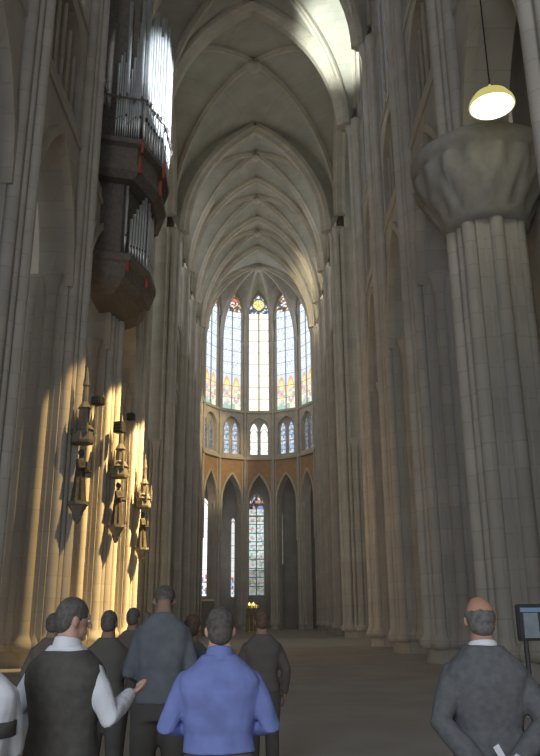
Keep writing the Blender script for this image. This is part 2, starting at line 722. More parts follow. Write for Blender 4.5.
# --- apse walls
apse = struct('wall_back')
chev_glass = {0: M['glass_centre'], 1: M['glass_side'], 2: M['glass_side'], 3: M['glass_choir']}
HW = AR * math.tan(R(15))
for k in range(-3, 4):
    ang = 30 * k
    out = (math.sin(R(ang)), math.cos(R(ang)), 0)
    pos = AC + Vector(out) * AR
    mtx = frame(pos, out)
    w = 1.34
    pn = panel('arcade_panel', HW, 0, 20.0, 1.35, 0, 14.6, 18.0, 1.2, mtx, M['painted'], apse)
    pn.data.materials.append(M['stone'])
    for pl in pn.data.polygons:
        if abs(pl.normal.dot(Vector(out))) < .9 or pl.center.z < 14.8:
            pl.material_index = 1
    panel('triforium_panel', HW, 20.0, 26, w * .95, 20.5, 23.6, 25.2, 0.7, mtx, M['stone'], apse)
    panel('clerestory_panel', HW, 26, 44, w, 26.1, 39.5, 41.9, 0.6, mtx, M['stone'], apse)
    bm = bmesh.new()
    box(bm, -HW, HW, -0.25, 0.1, 19.8, 20.2)
    box(bm, -HW, HW, -0.2, 0.1, 25.75, 26.05)
    from_bm('string_course', bm, M['rib'], apse, matrix=mtx)
    bm = bmesh.new()
    sweep(bm, [mtx @ Vector((x, -0.02, z)) for x, z in arch_outline(1.42, 10.0, 14.6, 18.1, 8)], [(-.12, -.12), (.12, -.12), (.12, .12), (-.12, .12)], out)
    from_bm('archivolt', bm, M['rib'], apse)
    if abs(k) < 3:
        des = d_centre if k == 0 else d_flank
        window(mtx, w, 26.1, 39.5, 41.9, des, chev_glass[abs(k)])
    else:
        window(mtx, w, 26.1, 39.5, 41.9, d_plain, chev_glass[3], fine=False)
    # triforium: pair of small lancets with a blind middle
    if abs(k) < 3:
        bm = bmesh.new()
        box(bm, -HW, HW, 0.5, 0.6, 20.0, 26)
        from_bm('triforium_back', bm, M['stone'], apse, matrix=mtx)
        for q in (-1, 1):
            mt2 = mtx @ Matrix.Translation((q * (.64 if k == 0 else .58), 0, 0))
            window(mt2, (.50 if k == 0 else .38), 20.6, 23.5, 24.6, d_trif_c if k == 0 else d_trif, M['glass_centre'] if k == 0 else M['glass_trif' if abs(k) == 1 else 'glass_dim'], lights=1, rose=False, v=0.45)

# --- ambulatory wall and chapel windows
bm = bmesh.new()
pts = [(AC.x + 15.2 * math.sin(R(a)), AC.y + 15.2 * math.cos(R(a))) for a in range(-110, 111, 10)]
for p, q in zip(pts, pts[1:]):
    bm.faces.new([bm.verts.new(c) for c in ((p[0], p[1], 0), (q[0], q[1], 0), (q[0], q[1], 24), (p[0], p[1], 24))])
bmesh.ops.remove_doubles(bm, verts=bm.verts, dist=.01)
o = from_bm('ambulatory_wall', bm, M['shade_stone'], apse)


def chapel_window(px0, px1, py0, py1, D, design, gm, lights, fine=True):
    pb = at((px0 + px1) / 2, py1, D)
    pt = at((px0 + px1) / 2, py0, D)
    w = (at(px1, (py0 + py1) / 2, D).x - at(px0, (py0 + py1) / 2, D).x) / 2
    mtx = frame((pb.x, D, 0), (0, 1, 0))
    window(mtx, w, pb.z, pt.z - w * 1.6, pt.z, design, gm, lights=lights, rose=lights > 1, fine=fine, v=0)


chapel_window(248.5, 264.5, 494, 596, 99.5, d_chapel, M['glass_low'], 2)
chapel_window(196, 207.5, 497, 596, 96.0, d_white, M['glass_centre'], 1)
chapel_window(230.5, 234.5, 518, 597, 97.5, d_white, M['glass_low'], 1)
chapel_window(279.5, 283.5, 512, 565, 97.5, d_green, M['glass_low'], 1)

# aisles: low outer walls
for s, nm in ((-1, 'wall_aisle_left'), (1, 'wall_aisle_right')):
    bm = bmesh.new()
    box(bm, s * 22 - .4, s * 22 + .4, -10, 43, 0, 12)
    box(bm, s * 20 - .4, s * 20 + .4, 58.5, 88, 0, 12)
    o = from_bm(nm, bm, M['stone'])
    o['kind'] = 'structure'
    # transept: east wall and end wall
    bm = bmesh.new()
    x0_, x1_ = sorted((s * 7.2, s * 34))
    box(bm, x0_, x1_, 59.2, 60.2, 0, 47)
    x0_, x1_ = sorted((s * 7.4, s * 34))
    box(bm, x0_, x1_, 43.2, 44.0, 0, 47)
    x0_, x1_ = sorted((s * 33.5, s * 34.3))
    box(bm, x0_, x1_, 44.0, 59.2, 0, 47)
    o = from_bm('wall_transept_left' if s < 0 else 'wall_transept_right', bm, M['stone'])
    o['kind'] = 'structure'
# barrel over each arm of the crossing
for s in (-1, 1):
    bm = bmesh.new()
    hp = pointed(7.75, ZC - ZS, 10)
    pf = [(43.7 + d, ZS + z) for d, z in hp] + [(59.2 - d, ZS + z) for d, z in reversed(hp[:-1])]
    for p_, q_ in zip(pf, pf[1:]):
        bm.faces.new([bm.verts.new(c) for c in ((s * VA, p_[0], p_[1]), (s * 34, p_[0], p_[1]), (s * 34, q_[0], q_[1]), (s * VA, q_[0], q_[1]))])
    bmesh.ops.remove_doubles(bm, verts=bm.verts, dist=.01)
    rt = struct('ceiling')
    from_bm('web', bm, M['web'], rt, True)
# added wall beside the front of the nave, blocking light from the right
bm = bmesh.new()
box(bm, 9.0, 9.4, -10, 21.5, 0, 24)
o = from_bm('wall_blocker_right', bm, M['stone'])
o['kind'] = 'structure'


# ------------------------------------------------------------------ piers
_shaft_cache = {}


def shaft_mesh(r, z0, z1):
    k = (round(r, 3), round(z0, 2), round(z1, 2))
    if k not in _shaft_cache:
        bm = bmesh.new()
        lathe(bm, [(r * 1.7, z0), (r * 1.7, z0 + .25), (r * 1.15, z0 + .45), (r, z0 + .6), (r, z1 - .9), (r * 1.05, z1 - .85), (r * 1.25, z1 - .5), (r * 1.75, z1 - .15), (r * 1.8, z1)], n=12)
        bmesh.ops.recalc_face_normals(bm, faces=bm.faces)
        me = bpy.data.meshes.new('shaft')
        bm.to_mesh(me)
        bm.free()
        for p in me.polygons:
            p.use_smooth = True
        me.materials.append(M['stone_pier'])
        _shaft_cache[k] = me
    return _shaft_cache[k]


def pier(x, y, face, label, group, r=0.84, n=16, ztop=ZS, zlow=14.4, major=0.21, minor=0.13):
    """clustered pier; face = direction (degrees, from +x) towards the middle of the church"""
    root = thing('clustered_pier', label, 'pier', (x, y, 0), 0, group)
    k = ('core', r, ztop)
    if k not in _shaft_cache:
        bm = bmesh.new()
        lathe(bm, [(r * 1.35, 0), (r * 1.35, .5), (r * 1.2, .7), (r, 1.0), (r, ztop)], n=24)
        bmesh.ops.recalc_face_normals(bm, faces=bm.faces)
        me = bpy.data.meshes.new('core')
        bm.to_mesh(me)
        bm.free()
        me.materials.append(M['stone_pier'])
        _shaft_cache[k] = me
    link('core', _shaft_cache[k], None, root)
    for i in range(n):
        a = 360 * i / n
        tall = a <= 80 or a >= 280
        maj = i % 2 == 0
        rr = major if maj else minor
        o = link('shaft', shaft_mesh(rr, 0.5, ztop if tall else zlow), None, root)
        aa = R(face + a)
        o.location = ((r + rr * .85) * math.cos(aa), (r + rr * .85) * math.sin(aa), 0)
        o.rotation_euler.z = aa * 3
    return root


names = {13.4: 'nearest', 20.8: 'second', 28.2: 'third', 35.6: 'fourth', 43.0: 'fifth'}
LP, RP = {}, {}
lab_l = {13.4: 'dim clustered stone pier at the far left edge, before the sunlit ones',
         20.8: 'dim clustered pier just left of the sunlit row of piers',
         28.2: 'sunlit clustered pier furthest left of the three golden lit ones',
         35.6: 'golden sunlit clustered pier, middle one of the three lit ones',
         43.0: 'brightest golden sunlit clustered pier beside the dark crossing'}
lab_r = {13.4: 'unlit clustered pier at the right edge, nearer than the lamp',
         20.8: 'tall grey pier with a swelling carved capital below the bright lamp',
         28.2: 'unlit clustered pier in the dark right arcade behind the capital pier',
         35.6: 'unlit clustered pier in the dark right arcade behind the capital pier',
         43.0: 'unlit clustered pier in the dark right arcade behind the capital pier'}
for y in NAVE:
    LP[y] = pier(-PIERX, y, 0, lab_l[y], 'left nave piers')
    RP[y] = pier(PIERX, y, 180, lab_r[y], 'right nave piers' if y < 28 else 'unlit right arcade piers')
pier(-PIERX, 57.5, 0, 'grey clustered pier on the left where the choir begins', 'crossing piers')
pier(PIERX, 57.5, 180, 'dark clustered pier on the right where the choir begins', 'crossing piers')
for i, y in enumerate(CHOIR[1:]):
    pier(-PIERX, y, 0, 'tan clustered pier lining the left side of the choir', 'left choir piers')
    pier(PIERX, y, 180, 'dark clustered pier lining the right side of the choir', 'right choir piers')
ap_lab = {-105: 'slender pier at the left start of the rounded choir end', -75: 'slender pier left of the outermost left tall window',
          -45: 'slender pier between the two left tall choir windows', -15: 'slender pier just left of the white central choir window',
          15: 'slender pier just right of the white central choir window', 45: 'slender pier between the two right tall choir windows',
          75: 'slender pier right of the outermost right tall window', 105: 'slender pier at the right start of the rounded choir end'}
for ang in AP_ANG:
    v = apv(ang, VR + .25)
    pier(v.x, v.y, -90 - ang, ap_lab[ang], 'piers of the choir end', r=0.30, n=8, zlow=14.4, ztop=35.2, major=.14, minor=.1)
for s in (-1, 1):
    for xx in (13.5, 19.5):
        pier(s * xx, 58.8, -90, 'dim clustered pier on the %s arm of the crossing' % ('left' if s < 0 else 'right'), 'transept piers ' + ('left' if s < 0 else 'right'))

# swelling carved capital on the near right pier
cap = None
bm = bmesh.new()
prof = [(1.25, 13.0), (1.3, 13.25), (1.36, 13.35), (1.5, 13.6), (1.78, 14.0), (2.02, 14.5), (2.1, 14.9), (2.05, 15.1), (2.2, 15.15), (2.24, 15.5), (2.1, 15.62), (1.6, 15.7)]
prof = [(r_ * (.95 if z_ > 13.5 else 1), z_ - .35) for r_, z_ in prof]
lathe(bm, prof, n=96)
for v in bm.verts:
    if 13.1 < v.co.z < 14.6:
        a = math.atan2(v.co.y, v.co.x)
        k = 0.07 * noise.noise(Vector((a * 9, v.co.z * 6, 0))) + .05 * math.cos(16 * a) * (1 if v.co.z > 13.8 else -1)
        v.co.x *= 1 + k
        v.co.y *= 1 + k
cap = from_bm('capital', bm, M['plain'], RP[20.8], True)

# niche figures on the lit piers: console and canopy belong to the pier
def console_and_canopy(p, lx, ly, z0, z1):
    bm = bmesh.new()
    lathe(bm, [(.05, z0 - .8), (.16, z0 - .6), (.2, z0 - .4), (.34, z0 - .15), (.40, z0 - .12), (.40, z0)], n=8)
    o = from_bm('console', bm, M['darker_stone'], p)
    o.location = (lx, ly, 0)
    bm = bmesh.new()
    lathe(bm, [(.42, z1), (.44, z1 + .1), (.40, z1 + .45), (.46, z1 + .5), (.30, z1 + .75), (.22, z1 + .8), (.20, z1 + 1.3), (.25, z1 + 1.35), (.12, z1 + 1.6), (.10, z1 + 2.2), (.13, z1 + 2.25), (.02, z1 + 3.0)], n=8)
    for q in range(6):
        a = 2 * PI * q / 6
        lathe(bm, [(.07, z1 + .35), (.07, z1 + .8), (.005, z1 + 1.3)], .40 * math.cos(a), .40 * math.sin(a), n=6)
    o = from_bm('canopy', bm, M['darker_stone'], p)
    o.location = (lx, ly, 0)


def statue(x, y, z, label, h=1.9, prop=0):
    root = thing('saint_statue', label, 'statue', (x, y, z), 0, 'saints on the left piers')
    root.rotation_euler.z = R(-100)
    s = h / 1.8
    bm = bmesh.new()
    n = 16
    rings = []
    for (zz, rx, ry, f) in ((0, .30, .25, .05), (.1, .28, .24, .05), (.5, .24, .20, .04), (.9, .22, .17, .025), (1.15, .21, .15, .015), (1.38, .24, .14, .01), (1.46, .19, .12, 0), (1.52, .07, .07, 0), (1.58, .06, .06, 0)):
        rings.append([((rx + f * math.cos(7 * t)) * math.cos(t) * s, (ry + f * math.cos(7 * t)) * math.sin(t) * s, zz * s) for t in [2 * PI * k / n for k in range(n)]])
    loft(bm, rings)
    ellipsoid(bm, (0, .01 * s, 1.69 * s), .085 * s, .10 * s, .13 * s, 12, 8)
    tube(bm, [(.22 * s, 0, 1.4 * s), (.28 * s, .08 * s, 1.12 * s), (.08 * s, .24 * s, 1.18 * s)], [.085 * s, .08 * s, .05 * s], 8)
    tube(bm, [(-.22 * s, 0, 1.4 * s), (-.29 * s, .06 * s, 1.1 * s), (-.2 * s, .27 * s, 1.05 * s)], [.085 * s, .08 * s, .05 * s], 8)
    ellipsoid(bm, (.06 * s, .26 * s, 1.19 * s), .05 * s, .05 * s, .04 * s, 8, 6)
    ellipsoid(bm, (-.2 * s, .29 * s, 1.05 * s), .045 * s, .05 * s, .05 * s, 8, 6)
    o = from_bm('robed_figure', bm, M['dark_stone'], root, True)
    md = o.modifiers.new('remesh', 'REMESH')
    md.mode = 'VOXEL'
    md.voxel_size = 0.025
    bm = bmesh.new()
    ellipsoid(bm, (0, -.01 * s, 1.72 * s), .10 * s, .11 * s, .12 * s, 12, 8)
    from_bm('halo_hair', bm, M['dark_stone'], root, True).name = 'hair'
    bm = bmesh.new()
    if prop == 0:
        box(bm, -.10 * s, .14 * s, .24 * s, .30 * s, 1.08 * s, 1.36 * s)
        from_bm('book', bm, M['dark_stone'], root)
    else:
        tube(bm, [(-.2 * s, .3 * s, .05 * s), (-.2 * s, .3 * s, 1.9 * s)], .025 * s, 8)
        from_bm('staff', bm, M['dark_stone'], root)
    return root


ST = [(28.2, 5.6, 'dark robed stone statue under a canopy on the furthest left sunlit pier', 0),
      (35.6, 5.6, 'dark robed stone statue with a staff on the middle sunlit pier', 1),
      (43.0, 5.2, 'dark robed stone statue below the lit pinnacle on the brightest pier', 0)]
for y, z, lab, pr in ST:
    lx, ly = 1.45, -0.55
    console_and_canopy(LP[y], lx, ly, z, z + 2.15)
    statue(-PIERX + lx, y + ly, z, lab, prop=pr)


# dark loudspeaker boxes and a spotlight fixed to the lit piers
def speaker(px, py, D, label, w, h, side):
    p = at(px, py, D)
    root = thing('wall_loudspeaker', label, 'loudspeaker', p, R(-20), 'boxes on the left piers')
    bm = bmesh.new()
    box(bm, -w / 2, w / 2, -.2, .2, -h / 2, h / 2)
    bmesh.ops.bevel(bm, geom=bm.edges[:], offset=.03, segments=2, affect='EDGES')
    from_bm('housing', bm, M['black'], root)
    for k in (-1, 0, 1):
        bm = bmesh.new()
        box(bm, -w * .42, w * .42, -.23, -.19, k * h * .28 - h * .08, k * h * .28 + h * .08)
        from_bm('grille', bm, M['dark_stone'], root)
    bm = bmesh.new()
    tube(bm, [(0, .15, 0), (side, .35, -.02)], .04, 8)
    from_bm('bracket', bm, M['black'], root)


# --------------------------------------------------- swallow's nest organ
org = thing('hanging_organ', 'tall silver-piped organ hanging from the left nave wall above the sunlit piers', 'organ', (0, 0, 0))
PLAN = [(-7.3, 30.4), (-6.35, 30.75), (-4.95, 31.1), (-4.2, 33.3), (-4.2, 35.6), (-4.95, 37.8), (-7.3, 38.4)]


def plan(k, zz):
    """plan outline shrunk by k towards the wall"""
    cx, cy = -7.3, 34.4
    return [(cx + (x - cx) * k, cy + (y - cy) * (k * .6 + .4 if k < 1 else k), zz) for x, y in PLAN]


def case(name, levels, m, par=None):
    bm = bmesh.new()
    loft(bm, [plan(k, z) for k, z in levels])
    return from_bm(name, bm, m, par or org)


case('corbel', [(.42, 15.7), (.58, 16.0), (.70, 16.4), (.76, 17.0)], M['oak'])
case('gallery', [(.76, 17.0), (.82, 17.1), (.82, 17.4), (.77, 17.5)], M['oak'])
case('lower_case', [(.58, 17.4), (.58, 21.4)], M['oak'])
case('middle_case', [(.80, 21.3), (.93, 21.6), (.93, 21.9), (.86, 22.0), (.86, 22.9), (.97, 23.0), (.97, 23.25), (.88, 23.3)], M['oak'])
case('upper_case', [(.74, 23.2), (.74, 32.0), (.4, 32.6)], M['oak'])
# red edge strips at the corners
for k in (2, 3):
    x, y = PLAN[k]
    for zz, hh, sc in ((21.5, .8, .92), (22.5, .75, .96), (16.6, .85, .76)):
        bm = bmesh.new()
        cx, cy = -7.3, 34.4
        px_, py_ = cx + (x - cx) * sc, cy + (y - cy) * (sc * .6 + .4)
        box(bm, px_ - .02, px_ + .09, py_ - .09, py_ + .09, zz, zz + hh)
        from_bm('red_moulding', bm, M['red'], org)
NP = [0]


def pipe(x, y, z0, z1, r):
    NP[0] += 1
    bm = bmesh.new()
    foot = min(1.1, (z1 - z0) * .22)
    lathe(bm, [(r * .3, z0), (r * .95, z0 + foot * .95), (r, z0 + foot), (r, z1), (r * .85, z1 + .01), (r * .8, z1 - .05)], n=14)
    o = from_bm('pipe', bm, M['tin'], org, True)
    o.location = (x, y, 0)
    # mouth faces outwards
    ox = Vector((x + 7.3, (y - 34.4) * .8, 0)).normalized()
    bm = bmesh.new()
    box(bm, r * .86, r * 1.03, -r * .45, r * .45, z0 + foot, z0 + foot + r * 1.6)
    mo = from_bm('mouth', bm, M['black'], o)
    mo.rotation_euler.z = math.atan2(ox.y, ox.x)


def pipe_face(i, n, z0, tops, r, sc, marg=.06):
    cx, cy = -7.3, 34.4

    def S(p):
        return Vector((cx + (p[0] - cx) * sc, cy + (p[1] - cy) * (sc * .6 + .4), 0))
    a, b = S(PLAN[i]), S(PLAN[i + 1])
    for k in range(n):
        t = marg if n == 1 else marg + (1 - 2 * marg) * (k + .5) / n
        p = a.lerp(b, t)
        pipe(p.x, p.y, z0, tops[k], r[k] if isinstance(r, list) else r)


pipe_face(1, 11, 23.3, [27.4, 27.9, 28.1, 27.5, 31.2, 26.6, 27.2, 27.9, 28.8, 30.0, 31.4], [.05, .05, .05, .05, .10, .05, .05, .055, .06, .065, .11], .93)
pipe_face(2, 7, 23.3, [31.8, 30.4, 31.0, 31.7, 31.0, 30.6, 32.0], [.15, .11, .11, .12, .11, .11, .15], .93)
pipe_face(3, 6, 23.3, [32.0, 30.9, 31.5, 31.5, 30.9, 32.0], [.15, .13, .13, .13, .13, .15], .93)
pipe_face(4, 5, 23.3, [31.8, 30.6, 31.2, 30.6, 31.8], .13, .93)
pipe_face(1, 1, 17.6, [21.0], .07, .74, .88)
pipe_face(2, 6, 17.5, [19.4, 19.8, 20.2, 20.6, 21.0, 21.3], .075, .74)
pipe_face(3, 5, 17.5, [21.3, 21.0, 20.8, 21.0, 21.3], .08, .74)
# carved band across the upper pipes
for i in range(0, 5):
    cx, cy = -7.3, 34.4
    sc = .98
    a, b = [Vector((cx + (p[0] - cx) * sc, cy + (p[1] - cy) * (sc * .6 + .4), 0)) for p in (PLAN[i], PLAN[i + 1])]
    bm = bmesh.new()
    L_ = (b - a).length
    nn = max(3, int(L_ / .35))
    for k in range(nn):
        p = a.lerp(b, (k + .5) / nn)
        zc_ = 25.5 + .12 * math.sin(k * 2.1)
        tube(bm, [(p.x, p.y, zc_ - .18), (p.x + .05, p.y - .04, zc_), (p.x, p.y, zc_ + .16)], [.03, .07, .02], 6)
    tube(bm, [(a.x, a.y, 25.45), (b.x, b.y, 25.45)], .045, 6)
    from_bm('carved_band', bm, M['oak'], org)
# hanging rods
for k in (1, 5):
    x, y = PLAN[k]
    bm = bmesh.new()
    tube(bm, [(-6.2, y + (1 if k == 1 else -1) * .9, 33.3), (-6.2, y + (1 if k == 1 else -1) * .9, 40.0)], .035, 6)
    from_bm('hanging_rod', bm, M['black'], org)

# ------------------------------------------------------------ pendant lamp
lp = at(492, 107, 17.1)
lamp = thing('pendant_lamp', 'bright round pendant lamp hanging above the carved capital at right', 'lamp', lp)
bm = bmesh.new()
lathe(bm, [(.60, .02), (.60, .06), (.57, .16), (.45, .34), (.28, .46), (.12, .52), (.06, .62), (.03, .7)], n=32)
from_bm('shade', bm, M['opal'], lamp, True)
bm = bmesh.new()
lathe(bm, [(.02, -.10), (.25, -.09), (.42, -.06), (.54, 0.0), (.585, .04), (.57, .05)], n=32)
from_bm('bulb_glass', bm, M['lamp'], lamp, True)
bm = bmesh.new()
tube(bm, [(0, 0, .68), (0, 0, 18.75 - lp.z)], .02, 6)
from_bm('cord', bm, M['black'], lamp)

# ----------------------------------------------------- shrine and altar
p = at(253, 606, 80)
shr = thing('golden_shrine', 'small glinting gold shrine on a pedestal under the central lower window', 'shrine', (p.x, 80, 0))
bm = bmesh.new()
box(bm, -.7, .7, -.6, .6, 0, p.z - .2)
from_bm('pedestal', bm, M['darker_stone'], shr)
bm = bmesh.new()
z0 = p.z - .2
loft(bm, [[(-.55, yy, z0), (.55, yy, z0), (.55, yy, z0 + .25), (0, yy, z0 + .5), (-.55, yy, z0 + .25)] for yy in (-.45, .45)])
from_bm('gabled_chest', bm, M['gold'], shr)
bm = bmesh.new()
for q in range(5):
    lathe(bm, [(.06, z0), (.06, z0 + .2), (.01, z0 + .26)], -.48 + .24 * q, -.5, 8)
from_bm('columns', bm, M['gold'], shr)
for sx in (-.35, .05):
    c = thing('altar_candle', 'lit candle burning in front of the gold shrine', 'candle', (p.x + sx, 79.2, 0), 0, 'candles before the shrine')
    bm = bmesh.new()
    lathe(bm, [(.22, 0), (.2, .08), (.05, .15), (.04, z0 - .1), (.14, z0 - .05), (.14, z0)], n=10)
    from_bm('candlestick', bm, M['gold'], c, True)
    bm = bmesh.new()
    lathe(bm, [(.05, z0), (.05, z0 + .25)], n=8)
    from_bm('wax', bm, M['linen'], c)
    bm = bmesh.new()
    lathe(bm, [(.03, z0 + .25), (.09, z0 + .34), (.06, z0 + .45), (.01, z0 + .58)], n=8)
    from_bm('flame', bm, M['candle'], c, True)
p = at(208, 600, 66)
alt = thing('altar_table', 'low altar under a pale cloth at the left foot of the choir', 'altar', (p.x, 66, 0))
bm = bmesh.new()
box(bm, -.5, .5, -.35, .35, 0, p.z - .1)
from_bm('block', bm, M['darker_stone'], alt)
bm = bmesh.new()
loft(bm, [[(-.56, -.4, p.z - .1), (.56, -.4, p.z - .1), (.56, .4, p.z - .1), (-.56, .4, p.z - .1)], [(-.55, -.4, p.z + .05), (.55, -.4, p.z + .05), (.55, .4, p.z + .05), (-.55, .4, p.z + .05)]])
from_bm('cloth', bm, M['linen'], alt)

speaker(119.5, 427.5, 34.6, 'dark slatted box fixed high on the middle sunlit pier', .46, .52, -.5)
speaker(131, 417, 41.2, 'small dark box fixed high on the brightest sunlit pier', .36, .42, -.4)
speaker(98, 401, 27.4, 'dark box fixed high on the furthest left sunlit pier', .38, .32, -.4)

# ----------------------------------------------------------- info board
pb = at(529, 622, 6.2)
brd = thing('notice_board', 'pale notice board with a blue header at the right edge behind the suited man', 'board', (pb.x + .05, 6.2, 0), R(8))
M['bd_blue'] = mat('board_blue', (.22, .34, .50), .6, vary=.05)
M['bd_pale'] = mat('board_pale', (.25, .30, .33), .7, vary=.1, scale=8)
M['bd_pale2'] = mat('board_grey', (.16, .20, .21), .7, vary=.2, scale=5)
bm = bmesh.new()
zt, zb = at(529, 604, 6.2).z, at(529, 641, 6.2).z
box(bm, -.14, .34, 0, .05, zb, zt)
bmesh.ops.bevel(bm, geom=bm.edges[:], offset=.01, segments=2, affect='EDGES')
from_bm('frame', bm, M['black'], brd)
for nm, x0, x1, f0, f1, mm in (('header', -.12, .32, .78, .9, 'bd_blue'), ('notice', -.10, .02, .08, .76, 'bd_pale'), ('notice', .05, .30, .08, .76, 'bd_pale2')):
    bm = bmesh.new()
    box(bm, x0, x1, -.012, 0.001, zb + (zt - zb) * f0, zb + (zt - zb) * f1)
    from_bm(nm, bm, M[mm], brd)
for x0 in (-.08, .28):
    bm = bmesh.new()
    tube(bm, [(x0, .03, .0), (x0, .03, zb + .02)], .02, 8)
    bmesh.ops.translate(bm, verts=bm.verts, vec=(0, 0, .018))
    box(bm, x0 - .03, x0 + .03, -.2, .25, 0, .03)
    from_bm('stand_leg', bm, M['black'], brd)


# ---------------------------------------------------------------- people
def solid(name, bm, voxel, m, parent, smooth_it=2, wrinkle=0.0, wscale=6.0, clip=None):
    """weld overlapping closed pieces into one continuous surface"""
    bmesh.ops.recalc_face_normals(bm, faces=bm.faces)
    me = bpy.data.meshes.new(name + '_raw')
    bm.to_mesh(me)
    bm.free()
    t = bpy.data.objects.new('tmp', me)
    COL.objects.link(t)
    md = t.modifiers.new('r', 'REMESH')
    md.mode = 'VOXEL'
    md.voxel_size = voxel
    if smooth_it:
        sm = t.modifiers.new('s', 'SMOOTH')
        sm.iterations = smooth_it
        sm.factor = 0.5
    dg = bpy.context.evaluated_depsgraph_get()
    new = bpy.data.meshes.new_from_object(t.evaluated_get(dg))
    bpy.data.objects.remove(t)
    new.name = name
    if wrinkle:
        nr = [v.normal.copy() for v in new.vertices]
        for v, nn in zip(new.vertices, nr):
            q = v.co
            k = noise.noise(Vector((q.x * wscale, q.y * wscale, q.z * wscale * .6))) + .5 * noise.noise(Vector((q.x * wscale * 2.3 + 5, q.y * wscale * 2.3, q.z * wscale * 1.6)))
            v.co += nn * (k * wrinkle)
    new.materials.clear()
    return link(name, new, m, parent, True)


SKIN = mat('skin', (.62, .38, .29), .55, vary=.06, scale=9)
SKIN_TAN = mat('skin_tan', (.50, .27, .18), .55, vary=.06, scale=9)
SKIN_DIM = mat('skin_shaded', (.30, .20, .15), .6, vary=.06, scale=9)  # skin colour darkened so crowd heads sink into the dim nave
HAIRM = {'dark': mat('hair_dark', (.12, .11, .10), .6, vary=.2, scale=40), 'grey': mat('hair_grey', (.17, .165, .155), .7, vary=.2, scale=40), 'brown': mat('hair_brown', (.13, .09, .06), .6, vary=.2, scale=40)}
EYE = mat('eye_white', (.75, .73, .7), .3)
SHOE = mat('shoe_leather', (.06, .05, .045), .5)

DEF_ARMS = {1: ((.160, 0, 1.355), (.26, -.02, 1.13), (.25, .08, .89)), -1: ((-.160, 0, 1.355), (-.26, -.02, 1.13), (-.25, .08, .89))}
TORSO = [(.80, .165, .125, 0), (.90, .172, .122, 0), (1.0, .160, .110, .005), (1.09, .150, .102, .01), (1.2, .168, .115, .005), (1.30, .188, .122, 0), (1.365, .188, .112, -.005), (1.405, .166, .098, -.008), (1.44, .126, .084, -.008), (1.47, .092, .074, -.006), (1.495, .070, .066, -.002), (1.55, .058, .060, .01), (1.60, .055, .06, .015)]


def hand(bm, wr, d, nrm, side, curl=.5):
    """palm, four unequal bent fingers and a thumb from the side of the palm"""
    d = Vector(d).normalized()
    nrm = Vector(nrm)
    nrm = (nrm - d * nrm.dot(d)).normalized()      # palm side
    ac = d.cross(nrm).normalized() * side          # towards the thumb
    wr = Vector(wr)
    rings = []
    for t, w_, h_ in ((-.015, .026, .021), (.02, .034, .019), (.06, .042, .017), (.09, .040, .014)):
        c = wr + d * t
        rings.append([tuple(c + ac * (w_ * math.cos(a)) + nrm * (h_ * math.sin(a))) for a in [2 * PI * k / 10 for k in range(10)]])
    loft(bm, rings)
    for k, (off, ln) in enumerate(((.030, .070), (.010, .079), (-.011, .073), (-.031, .058))):
        b = wr + d * .075 + ac * off
        d1 = (d + nrm * curl * .5).normalized()
        d2 = (d + nrm * curl * 1.4).normalized()
        d3 = (d * .6 + nrm * curl * 2.0).normalized()
        p1 = b + d * .02
        p2 = p1 + d1 * ln * .45
        p3 = p2 + d2 * ln * .32
        p4 = p3 + d3 * ln * .23
        tube(bm, [b, p1, p2, p3, p4], [.0095, .0095, .009, .0085, .0075], 8)
    tb = wr + d * .022 + ac * .024
    t1 = (d * .55 + ac * .8 + nrm * .25).normalized()
    t2 = (d * .85 + ac * .35 + nrm * .45).normalized()
    tube(bm, [tb, tb + t1 * .038, tb + t1 * .038 + t2 * .03, tb + t1 * .038 + t2 * .052], [.013, .0115, .0105, .009], 8)


